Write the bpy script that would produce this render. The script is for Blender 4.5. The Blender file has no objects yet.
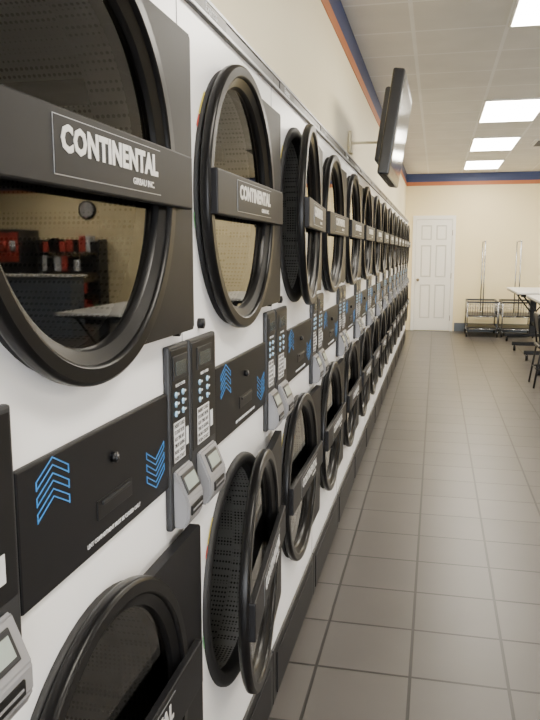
import bpy, bmesh, math, random
from mathutils import Vector, Matrix
random.seed(4)
S=bpy.context.scene
COL=S.collection
PX=-0.485   # front plane of the dryers
CH=1.49     # camera height
CEIL=2.94
BACK=14.3
FRONT=-4.0
RIGHT=9.2
WX=-0.60    # wall plane above the dryers
C0=0.935    # centre of the first machine
LY=0.020    # lower door offset

# ---------------------------------------------------------------- materials
def mat(name,col,rough=0.5,metal=0.0,spec=0.5,emis=None,estr=0.0,noise=0.0,nscale=20,bump=0.0):
    m=bpy.data.materials.new(name); m.use_nodes=True
    nt=m.node_tree; b=nt.nodes['Principled BSDF']
    b.inputs['Base Color'].default_value=(*col,1)
    b.inputs['Roughness'].default_value=rough
    b.inputs['Metallic'].default_value=metal
    b.inputs['Specular IOR Level'].default_value=spec
    if emis:
        b.inputs['Emission Color'].default_value=(*emis,1)
        b.inputs['Emission Strength'].default_value=estr
    if noise>0 or bump>0:
        tc=nt.nodes.new('ShaderNodeTexCoord'); n=nt.nodes.new('ShaderNodeTexNoise')
        n.inputs['Scale'].default_value=nscale; n.inputs['Detail'].default_value=4
        nt.links.new(tc.outputs['Object'],n.inputs['Vector'])
        if noise>0:
            mx=nt.nodes.new('ShaderNodeMix'); mx.data_type='RGBA'
            mx.inputs[6].default_value=(*[c*(1-noise) for c in col],1)
            mx.inputs[7].default_value=(*[min(1,c*(1+noise)) for c in col],1)
            nt.links.new(n.outputs['Fac'],mx.inputs[0])
            nt.links.new(mx.outputs[2],b.inputs['Base Color'])
        if bump>0:
            bp=nt.nodes.new('ShaderNodeBump'); bp.inputs['Strength'].default_value=bump
            bp.inputs['Distance'].default_value=0.002
            nt.links.new(n.outputs['Fac'],bp.inputs['Height'])
            nt.links.new(bp.outputs['Normal'],b.inputs['Normal'])
    return m

M={}
M['white']=mat('white_enamel',(0.88,0.88,0.90),0.28,noise=0.02,nscale=3)
M['black']=mat('black_plastic',(0.006,0.006,0.007),0.36,spec=0.3,noise=0.15,nscale=40)
M['ring']=mat('black_door_ring',(0.004,0.004,0.0045),0.30,spec=0.22)
M['char']=mat('charcoal_panel',(0.008,0.008,0.0095),0.45,spec=0.22,noise=0.08,nscale=30)
M['kick']=mat('kick_plate_black',(0.008,0.008,0.009),0.4,spec=0.3,noise=0.2,nscale=12)
M['grey']=mat('control_frame_grey',(0.030,0.031,0.034),0.4,spec=0.3)
M['face']=mat('control_face',(0.014,0.015,0.018),0.35,spec=0.3)
M['lcd']=mat('lcd_glass',(0.03,0.04,0.045),0.15)
M['lcd2']=mat('reader_display',(0.30,0.35,0.33),0.2)
M['blue']=mat('blue_print',(0.03,0.20,0.52),0.4)
M['button']=mat('blue_button',(0.35,0.60,0.85),0.35)
M['text']=mat('white_print',(0.62,0.63,0.65),0.5)
M['silver']=mat('silver_letter',(0.68,0.68,0.68),0.32,metal=0.4)
M['reader']=mat('card_reader_grey',(0.23,0.23,0.245),0.38)
M['seam']=mat('seam_dark',(0.25,0.25,0.26),0.6)
M['inner']=mat('dark_gasket',(0.012,0.012,0.013),0.6)
M['yellow']=mat('label_yellow',(0.6,0.5,0.08),0.5)
M['red']=mat('label_red',(0.5,0.06,0.04),0.5)
M['green']=mat('label_green',(0.1,0.35,0.12),0.5)
M['chrome']=mat('chrome_wire',(0.45,0.46,0.48),0.25,metal=0.9)
M['tabletop']=mat('white_laminate',(0.72,0.71,0.67),0.4,noise=0.02)
M['rail']=mat('rail_dark',(0.03,0.031,0.035),0.35)
M['railhi']=mat('rail_edge_metal',(0.35,0.36,0.38),0.35,metal=0.6)

def perforated():
    m=bpy.data.materials.new('perforated_drum_steel'); m.use_nodes=True
    nt=m.node_tree; b=nt.nodes['Principled BSDF']
    tc=nt.nodes.new('ShaderNodeTexCoord'); v=nt.nodes.new('ShaderNodeTexVoronoi')
    v.inputs['Scale'].default_value=105; v.inputs['Randomness'].default_value=0.0
    r=nt.nodes.new('ShaderNodeValToRGB')
    r.color_ramp.elements[0].position=0.28; r.color_ramp.elements[0].color=(0.01,0.01,0.01,1)
    r.color_ramp.elements[1].position=0.40; r.color_ramp.elements[1].color=(0.30,0.30,0.29,1)
    nt.links.new(tc.outputs['Object'],v.inputs['Vector'])
    nt.links.new(v.outputs['Distance'],r.inputs['Fac'])
    nt.links.new(r.outputs['Color'],b.inputs['Base Color'])
    b.inputs['Roughness'].default_value=0.4; b.inputs['Metallic'].default_value=0.2
    return m
M['perf']=perforated()

def glass(name,tint,boost,rough=0.02):
    m=bpy.data.materials.new(name); m.use_nodes=True
    nt=m.node_tree; nt.nodes.clear()
    o=nt.nodes.new('ShaderNodeOutputMaterial'); mx=nt.nodes.new('ShaderNodeMixShader')
    t=nt.nodes.new('ShaderNodeBsdfTransparent'); g=nt.nodes.new('ShaderNodeBsdfGlossy')
    f=nt.nodes.new('ShaderNodeFresnel'); ml=nt.nodes.new('ShaderNodeMath'); ml.operation='MULTIPLY'; ml.use_clamp=True
    f.inputs['IOR'].default_value=1.5
    ml.inputs[1].default_value=boost
    t.inputs['Color'].default_value=(*tint,1); g.inputs['Color'].default_value=(0.9,0.9,0.9,1)
    g.inputs['Roughness'].default_value=rough
    nt.links.new(f.outputs[0],ml.inputs[0]); nt.links.new(ml.outputs[0],mx.inputs[0])
    nt.links.new(t.outputs[0],mx.inputs[1]); nt.links.new(g.outputs[0],mx.inputs[2])
    nt.links.new(mx.outputs[0],o.inputs['Surface'])
    return m
M['glass']=glass('tinted_door_glass',(0.5,0.5,0.5),1.1)
M['winglass']=glass('window_glass',(0.95,0.97,0.97),1.0)

# ---------------------------------------------------------------- mesh builder
class MB:
    def __init__(s): s.v=[];s.f=[];s.m=[];s.sm=[];s.mats=[]
    def mi(s,k):
        if k not in s.mats: s.mats.append(k)
        return s.mats.index(k)
    def add(s,vs,fs,k,smooth=False):
        o=len(s.v); s.v+= [tuple(a) for a in vs]; i=s.mi(k)
        for f in fs:
            s.f.append([o+a for a in f]); s.m.append(i); s.sm.append(smooth)
    def bm(s,bm,k,smooth=False):
        bm.verts.ensure_lookup_table()
        for i,v in enumerate(bm.verts): v.index=i
        s.add([v.co.copy() for v in bm.verts],[[v.index for v in f.verts] for f in bm.faces],k,smooth); bm.free()
    def box(s,x0,x1,y0,y1,z0,z1,k,b=0.0,M4=None,seg=2):
        bm=bmesh.new(); bmesh.ops.create_cube(bm,size=1)
        for v in bm.verts:
            v.co=Vector(((x0+x1)/2+v.co.x*(x1-x0),(y0+y1)/2+v.co.y*(y1-y0),(z0+z1)/2+v.co.z*(z1-z0)))
        b=min(b,0.42*min(abs(x1-x0),abs(y1-y0),abs(z1-z0)))
        if b>0: bmesh.ops.bevel(bm,geom=list(bm.edges),offset=b,segments=seg,affect='EDGES',profile=0.5)
        if M4: bmesh.ops.transform(bm,matrix=M4,verts=bm.verts)
        s.bm(bm,k)
    def revx(s,prof,cy,cz,k,seg=64,smooth=True,x=0.0,a0=0,a1=360):
        full=abs(a1-a0)>=360; n=seg if full else seg+1
        vs=[];fs=[]
        for i in range(n):
            a=math.radians(a0+(a1-a0)*i/seg)
            for r,h in prof: vs.append((x+h,cy+r*math.cos(a),cz+r*math.sin(a)))
        p=len(prof)
        for i in range(seg):
            j=(i+1)%n
            for q in range(p-1):
                fs.append([i*p+q,j*p+q,j*p+q+1,i*p+q+1])
        s.add(vs,fs,k,smooth)
    def discx(s,r,x,cy,cz,k,seg=48):
        s.add([(x,cy+r*math.cos(2*math.pi*i/seg),cz+r*math.sin(2*math.pi*i/seg)) for i in range(seg)],[list(range(seg))],k)
    def prism(s,poly,x0,x1,k):
        n=len(poly)
        vs=[(x0,a,b) for a,b in poly]+[(x1,a,b) for a,b in poly]
        fs=[list(range(n,2*n)),list(range(n-1,-1,-1))]
        for i in range(n):
            j=(i+1)%n; fs.append([i,j,n+j,n+i])
        s.add(vs,fs,k)
    def cyl(s,p0,p1,r,k,seg=12,smooth=True,r2=None):
        p0=Vector(p0);p1=Vector(p1);d=p1-p0
        bm=bmesh.new(); bmesh.ops.create_cone(bm,cap_ends=True,segments=seg,radius1=r,radius2=r if r2 is None else r2,depth=d.length)
        q=d.to_track_quat('Z','Y').to_matrix().to_4x4()
        bmesh.ops.transform(bm,matrix=Matrix.Translation((p0+p1)/2)@q,verts=bm.verts)
        s.bm(bm,k,smooth)
    def text(s,t,size,y,z,x,k,ext=0.0006,align='CENTER',sx=1.0,spacing=1.0,bold=0.0,M4=None,fit=None):
        c=bpy.data.curves.new('t','FONT'); c.body=t; c.size=size; c.align_x=align; c.align_y='CENTER'
        c.extrude=ext; c.offset=bold; c.space_character=spacing; c.resolution_u=2
        o=bpy.data.objects.new('t',c); COL.objects.link(o)
        dg=bpy.context.evaluated_depsgraph_get(); me=bpy.data.meshes.new_from_object(o.evaluated_get(dg))
        if fit:
            xsv=[v.co.x for v in me.vertices]; sx=min(1.3,fit/(max(xsv)-min(xsv)))
        vs=[Vector((x+v.co.z,y+v.co.x*sx,z+v.co.y)) for v in me.vertices]
        if M4: vs=[M4@v for v in vs]
        s.add(vs,[list(p.vertices) for p in me.polygons],k)
        bpy.data.objects.remove(o); bpy.data.curves.remove(c); bpy.data.meshes.remove(me)
    def mesh(s,name,shift=(0,0,0)):
        me=bpy.data.meshes.new(name)
        me.from_pydata([(a+shift[0],b+shift[1],c+shift[2]) for a,b,c in s.v],[],s.f)
        for k in s.mats: me.materials.append(M[k] if isinstance(k,str) else k)
        me.polygons.foreach_set('material_index',s.m); me.polygons.foreach_set('use_smooth',s.sm)
        me.update(); 
        return me
def obj(name,me,loc=(0,0,0),rot=(0,0,0),parent=None):
    o=bpy.data.objects.new(name,me); o.location=loc; o.rotation_euler=rot
    COL.objects.link(o)
    if parent: o.parent=parent
    return o

# ---------------------------------------------------------------- dryers
UZ=CH+0.122; LZ=CH-0.812
Y0,Y1=-0.377,0.423
TOP=1.965
def holed(mb,y0,y1,z0,z1,cy,cz,r,x,k):
    angs=[2*math.pi*i/64 for i in range(64)]
    for (yy,zz) in ((y0,z0),(y0,z1),(y1,z0),(y1,z1)):
        angs.append(math.atan2(zz-cz,yy-cy)%(2*math.pi))
    angs=sorted(set(angs)); n=len(angs); vs=[]
    for a in angs:
        c,s_=math.cos(a),math.sin(a)
        ts=[]
        if c>1e-9: ts.append((y1-cy)/c)
        if c<-1e-9: ts.append((y0-cy)/c)
        if s_>1e-9: ts.append((z1-cz)/s_)
        if s_<-1e-9: ts.append((z0-cz)/s_)
        t=min(ts)
        vs+=[(x,cy+r*c,cz+r*s_),(x,cy+t*c,cz+t*s_)]
    fs=[[2*i,2*i+1,2*((i+1)%n)+1,2*((i+1)%n)] for i in range(n)]
    mb.add(vs,fs,k)

def chevrons(mb,cy,z0,up,x):
    # three nested chevron outlines
    w=0.042; t=0.0020; h=0.022; g=0.010
    sgn=1 if up else -1
    for n in range(3):
        zb=z0+sgn*n*0.021
        for band in (0,g):
            z=zb+sgn*band
            for side in (-1,1):
                poly=[(cy,z+sgn*h),(cy+side*w,z),(cy+side*w,z-sgn*t),(cy,z+sgn*(h-t))]
                mb.prism(poly,x,x+0.0008,'blue')
        for side in (-1,1):
            mb.prism([(cy+side*w,zb-sgn*t),(cy+side*(w-0.0022),zb-sgn*t),(cy+side*(w-0.0022),zb+sgn*g),(cy+side*w,zb+sgn*g)],x,x+0.0008,'blue')

def body_mesh():
    b=MB()
    holed(b,Y0,Y1,1.20,TOP,0,UZ,0.27,0,'white')
    holed(b,Y0,Y1,0.20,1.20,LY,LZ,0.27,0,'white')
    # carcass
    D=-0.92
    b.add([(0,Y0,0),(D,Y0,0),(D,Y0,TOP),(0,Y0,TOP)],[[0,1,2,3]],'white')
    b.add([(0,Y1,0),(D,Y1,0),(D,Y1,TOP),(0,Y1,TOP)],[[3,2,1,0]],'white')
    b.add([(D,Y0,0),(D,Y1,0),(D,Y1,TOP),(D,Y0,TOP)],[[3,2,1,0]],'seam')
    b.add([(0,Y0,TOP),(D,Y0,TOP),(D,Y1,TOP),(0,Y1,TOP)],[[3,2,1,0]],'white')
    # seam strips
    b.box(0.0,0.001,Y1-0.0025,Y1-0.0005,0.2,TOP,'seam')
    for cc,cz in ((0,UZ),(LY,LZ)):
        # gasket, tube and drum
        b.revx([(0.296,0.0),(0.295,0.008),(0.288,0.012),(0.264,0.010),(0.262,0.0),(0.260,-0.07),(0.315,-0.08),(0.315,-0.60)],cc,cz,'inner',64)
        b.revx([(0.260,-0.02),(0.259,-0.084),(0.312,-0.09),(0.312,-0.58),(0.30,-0.60)],cc,cz,'perf',64)
        b.discx(0.31,-0.595,cc,cz,'perf')
        for a in (30,150,270):
            c,s_=math.cos(math.radians(a)),math.sin(math.radians(a))
            b.cyl((-0.10,cc+0.295*c,cz+0.295*s_),(-0.58,cc+0.295*c,cz+0.295*s_),0.022,'grey',10)
        # warning labels round the opening (left side)
        b.revx([(0.297,0.0015),(0.304,0.0015)],cc,cz,'yellow',10,False,a0=136,a1=148)
        b.revx([(0.297,0.0016),(0.304,0.0016)],cc,cz,'red',10,False,a0=148.5,a1=154)
        b.revx([(0.297,0.0016),(0.303,0.0016)],cc,cz,'green',6,False,a0=188,a1=194)
    # kick base
    b.box(-0.03,0.008,Y0+0.002,Y1-0.002,0.012,0.205,'kick',0.004)
    b.box(0.008,0.012,Y0+0.05,Y1-0.05,0.03,0.175,'char',0.0015)
    b.box(-0.06,-0.02,Y0,Y1,0,0.03,'kick')
    # lint band
    zb0,zb1=CH-0.438,CH-0.257
    b.box(0,0.010,-0.192,0.308,zb0,zb1,'char',0.003)
    x=0.010
    chevrons(b,-0.108,CH-0.334,True,x)
    chevrons(b,0.244,CH-0.342,False,x)
    b.cyl((x,0.07,CH-0.310),(x+0.008,0.07,CH-0.310),0.0085,'black',16)
    b.cyl((x+0.008,0.07,CH-0.310),(x+0.010,0.07,CH-0.310),0.005,'rail',12)
    b.box(x,x+0.002,0.012,0.137,CH-0.392,CH-0.362,'black',0.001)
    b.box(x+0.002,x+0.006,0.024,0.125,CH-0.371,CH-0.365,'face',0.001)
    b.text('LINT COMPARTMENT MUST BE CLOSED ONLY',0.0092,0.075,CH-0.420,x,'text',bold=0.0001)
    # control columns
    for ci,(c0,c1) in enumerate(((-0.370,-0.198),(0.312,0.420))):
        t,bt=CH-0.172,CH-0.526
        b.box(0,0.013,c0,c1,bt,t,'grey',0.004)
        b.box(0.013,0.0148,c0+0.008,c1-0.008,CH-0.400,t-0.008,'black',0.001)
        xf=0.0148; w=min(c1-c0,0.14); cy=(c0+c1)/2
        b.box(xf,xf+0.002,cy-w*0.36,cy+w*0.36,CH-0.238,CH-0.192,'face',0.001)
        b.box(xf+0.002,xf+0.003,cy-w*0.26,cy+w*0.26,CH-0.230,CH-0.203,'lcd')
        b.text('SELECT CYCLE',0.0080,cy,CH-0.249,xf,'text')
        for r in range(3):
            for q in (-1,1):
                zz=CH-0.266-r*0.018
                yy=cy+q*w*0.18-w*0.06
                b.cyl((xf,yy,zz),(xf+0.002,yy,zz),0.006,'button',12)
                b.box(xf,xf+0.001,yy+0.009,yy+0.018,zz-0.002,zz+0.002,'text')
        b.box(xf,xf+0.0006,cy-w*0.36,cy+w*0.20,CH-0.395,CH-0.318,'text')
        for r in range(6):
            zz=CH-0.3255-r*0.0127
            b.text(('INSERT CARD','TO START DRYER','ADD TIME ANY','TIME BY ADDING','MORE CREDIT','PUSH START')[r],0.0105,cy-w*0.34,zz,xf+0.0006,'black',align='LEFT',ext=0.0002,bold=0.0003,fit=w*0.5)
        b.box(xf,xf+0.001,cy+w*0.26,cy+w*0.38,CH-0.375,CH-0.34,'text')
        # card reader: sloped housing
        hw=0.044 if ci==1 else 0.056
        ry0,ry1=cy-hw,cy+hw
        side=[(0.012,CH-0.410),(0.020,CH-0.410),(0.044,CH-0.468),(0.044,CH-0.502),(0.034,CH-0.522),(0.012,CH-0.522)]
        bm=bmesh.new()
        A=[bm.verts.new((p[0],ry0,p[1])) for p in side]; B=[bm.verts.new((p[0],ry1,p[1])) for p in side]
        bm.faces.new(A); bm.faces.new(B[::-1])
        for i in range(6):
            j=(i+1)%6; bm.faces.new([A[j],A[i],B[i],B[j]])
        bmesh.ops.recalc_face_normals(bm,faces=bm.faces)
        bmesh.ops.bevel(bm,geom=list(bm.edges),offset=0.0035,segments=2,affect='EDGES')
        b.bm(bm,'reader')
        ang=math.atan2(0.024,0.058)
        Mx=Matrix.Translation((0.0315,cy,CH-0.438))@Matrix.Rotation(-ang,4,'Y')
        b.box(0,0.003,-0.036,0.036,-0.020,0.020,'grey',0.001,M4=Mx)
        b.box(0.003,0.004,-0.029,0.029,-0.013,0.013,'lcd2',M4=Mx)
        b.box(0.043,0.047,cy-0.034,cy+0.034,CH-0.497,CH-0.478,'black',0.0015)
        b.box(0.046,0.048,cy-0.028,cy+0.028,CH-0.489,CH-0.486,'reader')
        # round lock over the column
        b.cyl((0,cy+0.01,CH-0.148),(0.012,cy+0.01,CH-0.148),0.011,'black',20)
        b.cyl((0.012,cy+0.01,CH-0.148),(0.014,cy+0.01,CH-0.148),0.006,'rail',16)
    # top rail
    b.box(-0.03,0.008,Y0,Y1,TOP,TOP+0.040,'rail',0.002)
    b.box(0.008,0.011,Y0,Y1,TOP+0.001,TOP+0.008,'railhi')
    b.box(0.008,0.011,Y0,Y1,TOP+0.032,TOP+0.039,'railhi')
    b.box(0.008,0.010,-0.30,-0.08,TOP+0.010,TOP+0.031,'black')
    b.text('Express',0.026,-0.19,TOP+0.020,0.010,'text')
    return b.mesh('stacked_dryer_body')

def door_mesh():
    # ring centre at (0,0); hinge at y=+0.40 -> shifted so that origin is the hinge line
    b=MB()
    R=0.305
    for g in ([(R-0.01,0.014),(R-0.001,0.017),(R,0.022),(R,0.032),(R-0.002,0.0365),(R-0.006,0.039)],
              [(R-0.006,0.039),(R-0.024,0.039)],
              [(R-0.024,0.039),(R-0.028,0.037),(R-0.029,0.031)],
              [(R-0.029,0.031),(R-0.047,0.023)],
              [(R-0.047,0.023),(R-0.050,0.019),(R-0.052,0.012)],
              [(R-0.052,0.004),(R-0.01,0.012)]):
        b.revx(g,0,0,'ring',96)
    b.discx(R-0.050,0.014,0,0,'glass',64)
    # hinge plate with concave cut
    r=0.289; pts=[]
    amax=math.asin(0.268/r)
    for i in range(25):
        a=-amax+2*amax*i/24; pts.append((r*math.cos(a),r*math.sin(a)))
    poly=[(0.390,-0.268),(0.397,-0.261),(0.397,0.261),(0.390,0.268)]+pts[::-1]
    b.prism(poly,0.014,0.034,'char')
    # handle bar
    b.box(0.036,0.053,-0.298,0.345,-0.046,0.046,'char',0.003)
    b.box(0.053,0.0538,-0.150,0.185,-0.033,0.036,'railhi')
    b.box(0.0538,0.0544,-0.1487,0.1837,-0.0317,0.0347,'char')
    b.text('CONTINENTAL',0.042,0.018,0.009,0.0544,'silver',ext=0.0008,bold=0.0019,spacing=1.06,fit=0.305)
    b.text('GIRBAU INC.',0.013,0.115,-0.020,0.0544,'silver',sx=1.1,bold=0.0002)
    # hinge knuckles
    for z in (-0.2,0.2):
        b.cyl((0.008,0.392,z-0.03),(0.008,0.392,z+0.03),0.007,'black',12)
    return b.mesh('dryer_door_mesh',shift=(0,-0.40,0))
bodym=body_mesh(); doorm=door_mesh()
ajar={(1,'lower'):5.6,(2,'upper'):4.0}
for i in range(-2,15):
    C=C0+0.80*i
    o=obj('stacked_dryer',bodym,(PX,C,0))
    for nm,z,dy in (('upper',UZ,0),('lower',LZ,LY)):
        obj(nm+'_door',doorm,(0,0.40+dy,z),(0,0,math.radians(ajar.get((i,nm),0))),o)

# ---------------------------------------------------------------- room shell
def brickmat(name,c1,c2,cm,w,h,mortar,ox,oy,rough,smooth=0.1,bump=0.15,noise=0.06,rr=None):
    m=bpy.data.materials.new(name); m.use_nodes=True
    nt=m.node_tree; b=nt.nodes['Principled BSDF']
    tc=nt.nodes.new('ShaderNodeTexCoord'); mp=nt.nodes.new('ShaderNodeMapping')
    mp.inputs['Location'].default_value=(-ox+100*w,-oy+100*h,0)
    br=nt.nodes.new('ShaderNodeTexBrick'); br.offset=0; br.squash=1
    br.inputs['Scale'].default_value=1; br.inputs['Brick Width'].default_value=w; br.inputs['Row Height'].default_value=h
    br.inputs['Mortar Size'].default_value=mortar; br.inputs['Mortar Smooth'].default_value=smooth
    br.inputs['Color1'].default_value=(*c1,1); br.inputs['Color2'].default_value=(*c2,1); br.inputs['Mortar'].default_value=(*cm,1)
    n=nt.nodes.new('ShaderNodeTexNoise'); n.inputs['Scale'].default_value=3.0; n.inputs['Detail'].default_value=8
    mx=nt.nodes.new('ShaderNodeMix'); mx.data_type='RGBA'; mx.blend_type='MULTIPLY'; mx.inputs[0].default_value=1
    rp=nt.nodes.new('ShaderNodeValToRGB')
    rp.color_ramp.elements[0].position=0.3; rp.color_ramp.elements[1].position=0.7
    rp.color_ramp.elements[0].color=(1-noise*2,)*3+(1,); rp.color_ramp.elements[1].color=(1,1,1,1)
    nt.links.new(tc.outputs['Object'],mp.inputs[0]); nt.links.new(mp.outputs[0],br.inputs['Vector'])
    nt.links.new(tc.outputs['Object'],n.inputs['Vector']); nt.links.new(n.outputs['Fac'],rp.inputs[0])
    nt.links.new(br.outputs['Color'],mx.inputs[6]); nt.links.new(rp.outputs[0],mx.inputs[7])
    nt.links.new(mx.outputs[2],b.inputs['Base Color'])
    bp=nt.nodes.new('ShaderNodeBump'); bp.invert=True; bp.inputs['Strength'].default_value=bump; bp.inputs['Distance'].default_value=0.003
    nt.links.new(br.outputs['Fac'],bp.inputs['Height']); nt.links.new(bp.outputs[0],b.inputs['Normal'])
    b.inputs['Roughness'].default_value=rough
    return m
M['floor']=brickmat('floor_tile',(0.084,0.076,0.070),(0.099,0.090,0.083),(0.014,0.012,0.011),0.335,0.335,0.006,-0.045,0.10,0.36,bump=0.4)
M['ceil']=brickmat('ceiling_tile',(0.84,0.82,0.77),(0.87,0.85,0.80),(0.97,0.96,0.93),0.6,0.6,0.014,-0.2,7.6,0.9,noise=0.04)
M['wall']=mat('cream_wall_paint',(0.88,0.75,0.45),0.55,noise=0.02,nscale=2,bump=0.05)
M['wallL']=mat('cream_wall_lit_side',(0.90,0.81,0.56),0.55,noise=0.02,nscale=2)  # lighter copy of the cream paint, bright light on this wall put into colour
M['sblue']=mat('stripe_blue',(0.035,0.055,0.16),0.5)
M['sorange']=mat('stripe_orange',(0.50,0.16,0.05),0.5)
M['base']=mat('vinyl_baseboard',(0.10,0.12,0.15),0.5)
M['doorw']=mat('door_paint_white',(0.84,0.81,0.74),0.4)
M['brass']=mat('knob_metal',(0.3,0.25,0.18),0.3,metal=0.9)
M['lens']=mat('light_diffuser',(0.9,0.9,0.9),0.5,emis=(1.0,0.93,0.80),estr=31.0)
M['frame']=mat('alu_frame',(0.35,0.35,0.36),0.4,metal=0.6)
M['darkv']=mat('vent_dark',(0.12,0.12,0.12),0.6)
M['screen']=mat('tv_screen',(0.06,0.062,0.065),0.12)
M['tvbez']=mat('tv_bezel',(0.01,0.01,0.011),0.25)
M['tvback']=mat('tv_back',(0.03,0.03,0.033),0.45)

def boxobj(name,x0,x1,y0,y1,z0,z1,k,b=0):
    m=MB(); m.box(x0,x1,y0,y1,z0,z1,k,b); return obj(name,m.mesh(name))
boxobj('floor',-1.6,RIGHT+0.1,FRONT-0.1,BACK+0.1,-0.1,0,'floor')
boxobj('ceiling',-1.6,RIGHT+0.1,FRONT-0.1,BACK+0.1,CEIL,CEIL+0.1,'ceil')
ROWEND=C0+0.8*14+Y1
m=MB()
m.box(-1.5,WX,FRONT,ROWEND,TOP+0.042,CEIL,'wallL')
m.box(-1.5,WX,ROWEND+0.002,BACK,0,CEIL,'wallL')
m.box(-1.5,WX,FRONT,C0-1.6+Y0-0.002,0,TOP+0.042,'wallL')
m.box(-1.6,-1.5,FRONT,BACK,0,CEIL,'wallL')
obj('wall_left',m.mesh('wall_left'))
boxobj('wall_back',-1.6,RIGHT+0.1,BACK,BACK+0.1,0,CEIL,'wall')
boxobj('wall_right',RIGHT,RIGHT+0.1,FRONT,BACK,0,CEIL,'wall')
# front (storefront) wall with window openings
m=MB()
m.box(-1.6,RIGHT,FRONT-0.1,FRONT,0,0.5,'wall'); m.box(-1.6,RIGHT,FRONT-0.1,FRONT,2.6,CEIL,'wall')
m.box(-1.6,-0.4,FRONT-0.1,FRONT,0.5,2.6,'wall'); m.box(RIGHT-0.4,RIGHT,FRONT-0.1,FRONT,0.5,2.6,'wall')
obj('wall_front',m.mesh('wall_front'))
for n in range(4):
    a=-0.4+n*2.3; bb=a+2.3
    m=MB()
    for (q0,q1,w0,w1) in ((a,a+0.05,0.5,2.6),(bb-0.05,bb,0.5,2.6),(a,bb,0.5,0.55),(a,bb,2.55,2.6)):
        m.box(q0,q1,FRONT-0.08,FRONT-0.02,w0,w1,'frame')
    m.add([(a,FRONT-0.05,0.5),(bb,FRONT-0.05,0.5),(bb,FRONT-0.05,2.6),(a,FRONT-0.05,2.6)],[[0,1,2,3]],'winglass')
    obj('window_%d'%(n+1),m.mesh('window'))
# stripes
boxobj('trim_1',WX,WX+0.006,FRONT,BACK,CEIL-0.15,CEIL,'sblue')
boxobj('trim_2',WX,WX+0.006,FRONT,BACK,CEIL-0.22,CEIL-0.15,'sorange')
boxobj('trim_3',WX+0.006,RIGHT,BACK-0.006,BACK,CEIL-0.15,CEIL,'sblue')
boxobj('trim_4',WX+0.006,RIGHT,BACK-0.006,BACK,CEIL-0.22,CEIL-0.15,'sorange')
boxobj('trim_5',RIGHT-0.006,RIGHT,FRONT,BACK-0.006,CEIL-0.15,CEIL,'sblue')
boxobj('trim_6',RIGHT-0.006,RIGHT,FRONT,BACK-0.006,CEIL-0.22,CEIL-0.15,'sorange')
boxobj('baseboard_back',0.36,RIGHT,BACK-0.012,BACK,0,0.16,'base')
boxobj('baseboard_right',RIGHT-0.012,RIGHT,FRONT,BACK-0.012,0,0.16,'base')
boxobj('baseboard_left',WX,WX+0.012,ROWEND+0.01,BACK,0,0.16,'base')

# back door, six panels
M['dshade']=mat('door_groove_shade',(0.62,0.60,0.54),0.5)  # darkened copy of the white door paint: recess shade put into the colour
m=MB()
dx0,dx1=-0.40,0.27; yb=BACK-0.001
m.box(dx0-0.06,dx0,yb-0.03,yb,0,2.17,'doorw',0.004); m.box(dx1,dx1+0.06,yb-0.03,yb,0,2.17,'doorw',0.004)
m.box(dx0,dx1,yb-0.03,yb,2.10,2.17,'doorw')
yd=yb-0.006
m.box(dx0,dx1,yd,yb,0.01,2.10,'dshade')
w=dx1-dx0; st=0.10
xs=[(dx0+st,dx0+w/2-0.04),(dx0+w/2+0.04,dx1-st)]
for a,b_ in ((dx0+0.006,dx0+st),(dx0+w/2-0.04,dx0+w/2+0.04),(dx1-st,dx1-0.006)):
    m.box(a,b_,yd-0.016,yd,0.01,2.092,'doorw')
for z0,z1 in ((0.01,0.24),(0.88,1.02),(1.62,1.72),(1.99,2.092)):
    for a,b_ in xs: m.box(a,b_,yd-0.016,yd,z0,z1,'doorw')
for a,b_ in xs:
    for z0,z1 in ((0.24,0.88),(1.02,1.62),(1.72,1.99)):
        m.box(a+0.022,b_-0.022,yd-0.012,yd,z0+0.022,z1-0.022,'doorw',0.005)
m.cyl((dx0+0.06,yd-0.012,0.97),(dx0+0.06,yd-0.05,0.97),0.012,'brass',12)
m.cyl((dx0+0.06,yd-0.045,0.97),(dx0+0.06,yd-0.075,0.97),0.028,'brass',16)
for z in (0.25,1.05,1.85):
    m.box(dx1-0.004,dx1+0.008,yb-0.036,yb-0.030,z-0.05,z+0.05,'brass')
obj('door_1',m.mesh('door_1'))

# ---------------------------------------------------------------- ceiling lights
def light_mesh():
    m=MB()
    m.box(-0.3,0.3,-0.6,0.6,-0.012,0.0,'tabletop')
    m.add([(-0.28,-0.58,-0.0135),(0.28,-0.58,-0.0135),(0.28,0.58,-0.0135),(-0.28,0.58,-0.0135)],[[3,2,1,0]],'lens')
    return m.mesh('ceiling_light')
lm=light_mesh()
for x in (0.7,3.7,6.7):
    for y in (-2.6,1.0,4.6,8.2,10.6,13.0):
        obj('ceiling_light',lm,(x,y,CEIL-0.001))
m=MB(); m.box(-0.3,0.3,-0.3,0.3,-0.012,0,'tabletop')
for k in range(7): m.box(-0.26,0.26,-0.25+k*0.075,-0.21+k*0.075,-0.02,-0.012,'darkv')
obj('ceiling_vent',m.mesh('ceiling_vent'),(1.50,10.6,CEIL-0.001))

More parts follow.
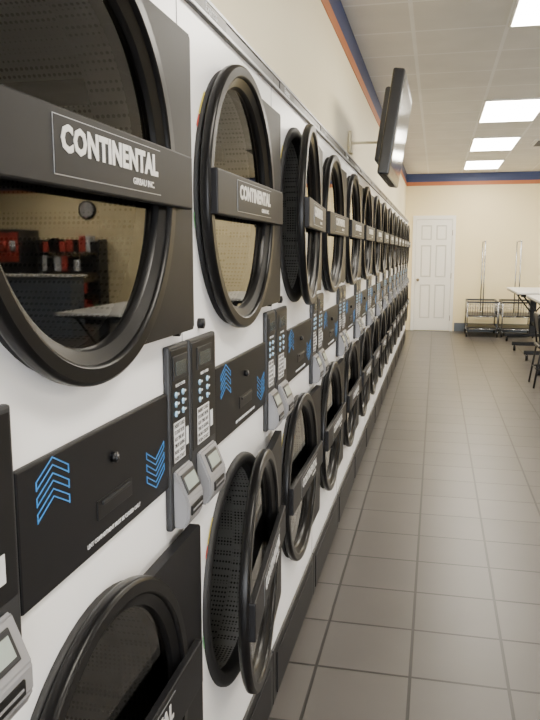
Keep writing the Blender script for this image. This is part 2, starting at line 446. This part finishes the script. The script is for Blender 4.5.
# ---------------------------------------------------------------- television
m=MB(); W,H=0.90,0.59
m.box(-0.035,0.035,-W/2,W/2,-H/2,H/2,'tvbez',0.012)
m.box(0.035,0.037,-W/2+0.045,W/2-0.045,-H/2+0.06,H/2-0.045,'screen')
m.box(-0.075,-0.03,-W/2+0.12,W/2-0.12,-H/2+0.08,H/2-0.08,'tvback',0.015)
tv=obj('wall_television',m.mesh('television'),(-0.275,4.80,CH+0.735),(0,math.radians(8),math.radians(-0.5)))
m=MB()
m.box(WX,WX+0.02,5.02,5.14,CH+0.66,CH+0.80,'wallL',0.004)
m.box(WX+0.015,-0.335,5.07,5.09,CH+0.72,CH+0.735,'wallL')
br=obj('wall_bracket',m.mesh('bracket')); br.parent=tv; br.matrix_parent_inverse=(Matrix.Translation(tv.location)@tv.rotation_euler.to_matrix().to_4x4()).inverted()

# ---------------------------------------------------------------- laundry carts
def cart_mesh():
    m=MB(); w,l,h=0.26,0.36,0.62
    for sx in (-1,1):
        for sy in (-1,1):
            m.cyl((sx*w,sy*l,0.10),(sx*w,sy*l,h),0.011,'chrome')
            m.cyl((sx*w,sy*l,0.10),(sx*w,sy*l,0.06),0.008,'chrome')
            m.cyl((sx*w-0.012,sy*l,0.04),(sx*w+0.012,sy*l,0.04),0.04,'black',16)
    for z in (0.14,0.36,h):
        for s_ in (-1,1):
            m.cyl((-w,s_*l,z),(w,s_*l,z),0.008,'chrome'); m.cyl((s_*w,-l,z),(s_*w,l,z),0.008,'chrome')
    for k in range(1,12):
        x=-w+2*w*k/12
        m.cyl((x,-l,0.36),(x,-l,h),0.003,'chrome',6); m.cyl((x,l,0.36),(x,l,h),0.003,'chrome',6)
        m.cyl((x,-l,0.36),(x,l,0.36),0.003,'chrome',6); m.cyl((x,-l,0.14),(x,l,0.14),0.003,'chrome',6)
    for k in range(1,16):
        y=-l+2*l*k/16
        for s_ in (-1,1): m.cyl((s_*w,y,0.36),(s_*w,y,h),0.003,'chrome',6)
    for z in (0.45,0.53):
        for s_ in (-1,1):
            m.cyl((-w,s_*l,z),(w,s_*l,z),0.003,'chrome',6); m.cyl((s_*w,-l,z),(s_*w,l,z),0.003,'chrome',6)
    m.box(-w+0.01,w-0.01,-l+0.01,l-0.01,0.145,0.165,'kick')
    m.box(-w+0.01,w-0.01,-l+0.01,l-0.01,0.365,0.385,'grey')
    m.box(-w-0.012,w+0.012,-l-0.012,-l+0.008,h-0.02,h+0.012,'rail',0.004)
    m.box(-w-0.012,w+0.012,l-0.008,l+0.012,h-0.02,h+0.012,'rail',0.004)
    for s_ in (-1,1): m.box(s_*w-0.01,s_*w+0.01,-l,l,h-0.02,h+0.012,'rail',0.004)
    for s_ in (-1,1): m.cyl((0,s_*l,0.36),(0,s_*l,1.68),0.011,'chrome')
    m.cyl((0,-l-0.02,1.68),(0,l+0.02,1.68),0.011,'chrome')
    return m.mesh('laundry_cart')
cm=cart_mesh()
obj('laundry_cart',cm,(0.82,13.75,0)); obj('laundry_cart',cm,(1.42,13.78,0))

# ---------------------------------------------------------------- folding tables
def table_mesh():
    m=MB(); w,l,h=0.42,0.85,0.90
    m.box(-w,w,-l,l,h-0.03,h,'tabletop',0.005); m.box(-w+0.01,w-0.01,-l+0.01,l-0.01,h-0.045,h-0.03,'kick')
    for s_ in (-1,1):
        y=s_*(l-0.22)
        m.box(-0.05,0.05,y-0.025,y+0.025,0.10,h-0.045,'kick',0.004)
        m.box(-w-0.02,w+0.02,y-0.035,y+0.035,0.085,0.14,'kick',0.006)
        m.box(-w+0.08,w-0.08,y-0.02,y+0.02,h-0.08,h-0.045,'kick',0.004)
        m.cyl((-0.04,y,0.5),(-0.3,y,h-0.07),0.012,'kick'); m.cyl((0.04,y,0.5),(0.3,y,h-0.07),0.012,'kick')
        for q in (-1,1):
            xx=q*(w-0.02)
            m.cyl((xx,y,0.09),(xx,y,0.06),0.012,'chrome'); m.cyl((xx-0.016,y,0.038),(xx+0.016,y,0.038),0.038,'black',16)
    m.box(-0.02,0.02,-l+0.22,l-0.22,0.30,0.34,'kick')
    return m.mesh('folding_table')
tm=table_mesh()
obj('folding_table',tm,(1.60,12.25,0)); obj('folding_table',tm,(1.66,9.95,0)); obj('folding_table',tm,(2.3,7.4,0))
def chair_mesh():
    m=MB()
    m.box(-0.21,0.21,-0.21,0.21,0.44,0.475,'black',0.012)
    Mx=Matrix.Translation((0,0.20,0.70))@Matrix.Rotation(math.radians(-8),4,'X')
    m.box(-0.20,0.20,-0.012,0.012,-0.10,0.12,'black',0.01,M4=Mx)
    for sx in (-1,1):
        m.cyl((sx*0.19,-0.18,0.44),(sx*0.21,-0.22,0),0.011,'kick'); m.cyl((sx*0.19,0.18,0.44),(sx*0.21,0.24,0),0.011,'kick')
        m.cyl((sx*0.18,0.18,0.45),(sx*0.18,0.225,0.80),0.011,'kick')
        m.cyl((sx*0.20,-0.20,0.2),(sx*0.20,0.21,0.2),0.008,'kick')
    m.cyl((-0.2,0.21,0.2),(0.2,0.21,0.2),0.008,'kick')
    return m.mesh('metal_chair')
chm=chair_mesh()
obj('stacking_chair',chm,(1.33,8.60,0),(0,0,math.radians(90)))

# ---------------------------------------------------------------- far right side of the room (seen in the door glass)
m=MB()
m.box(-0.45,0.45,-0.38,0.38,0.05,1.95,'rail',0.02); m.box(-0.42,0.42,-0.395,-0.38,1.30,1.88,'red',0.01)
m.box(-0.42,0.20,-0.395,-0.38,0.45,1.25,'face',0.005); m.box(-0.25,0.15,-0.397,-0.38,0.15,0.35,'black',0.01)
for r in range(5): m.box(0.25,0.38,-0.395,-0.38,0.7+r*0.1,0.76+r*0.1,'text',0.003)
for k in range(4): m.cyl((-0.30+k*0.2,-0.40,1.5),(-0.30+k*0.2,-0.40,1.72),0.06,('text','red','blue','yellow')[k],16)
m.box(-0.4,0.4,-0.3,0.3,0,0.06,'black')
vm=m.mesh('vending_machine')
obj('vending_machine',vm,(7.75,13.85,0)); obj('vending_machine',vm,(8.68,13.85,0))
# shelf with soap boxes
m=MB()
for z in (0.2,0.65,1.1,1.5): m.box(-0.7,0.7,-0.2,0.2,z-0.02,z,'rail')
for sx in (-0.68,0.68): m.box(sx-0.02,sx+0.02,-0.2,0.2,0,1.75,'rail')
for z in (0.2,0.65,1.1,1.5):
    x=-0.62
    while x<0.55:
        ww=random.uniform(0.09,0.16); hh=random.uniform(0.2,0.33)
        m.box(x,x+ww,-0.15,0.1,z,z+hh,random.choice(['red','char','text','green','red','char']),0.004); x+=ww+0.015
obj('soap_shelf',m.mesh('soap_shelf'),(6.45,14.05,0))
m=MB()
m.cyl((0,0,0),(0,-0.04,0),0.19,'black',40); m.cyl((0,-0.04,0),(0,-0.042,0),0.155,'text',40)
m.box(-0.005,0.005,-0.046,-0.042,0,0.11,'black'); m.box(0,0.08,-0.046,-0.042,-0.005,0.005,'black')
obj('wall_clock',m.mesh('wall_clock'),(6.2,BACK-0.001,CH+0.87))
m=MB()
m.box(5.2,8.6,11.6,12.2,1.06,1.10,'tabletop',0.005); m.box(5.25,8.55,11.65,12.15,0,1.06,'base')
obj('service_counter',m.mesh('service_counter'))
for y in (1.5,4.5):
    obj('folding_table',tm,(4.2,y,0))

# ---------------------------------------------------------------- world, camera
w=bpy.data.worlds.new('World'); S.world=w; w.use_nodes=True
w.node_tree.nodes['Background'].inputs[0].default_value=(0.95,0.96,1.0,1)
w.node_tree.nodes['Background'].inputs[1].default_value=15.0
cam=bpy.data.cameras.new('camera'); co=bpy.data.objects.new('camera',cam); COL.objects.link(co)
co.location=(0,0,CH); co.rotation_euler=(math.radians(90-8.4),0,math.radians(12.75))
cam.sensor_fit='VERTICAL'; cam.sensor_height=24; cam.lens=730/720*24; cam.clip_start=0.02
S.camera=co
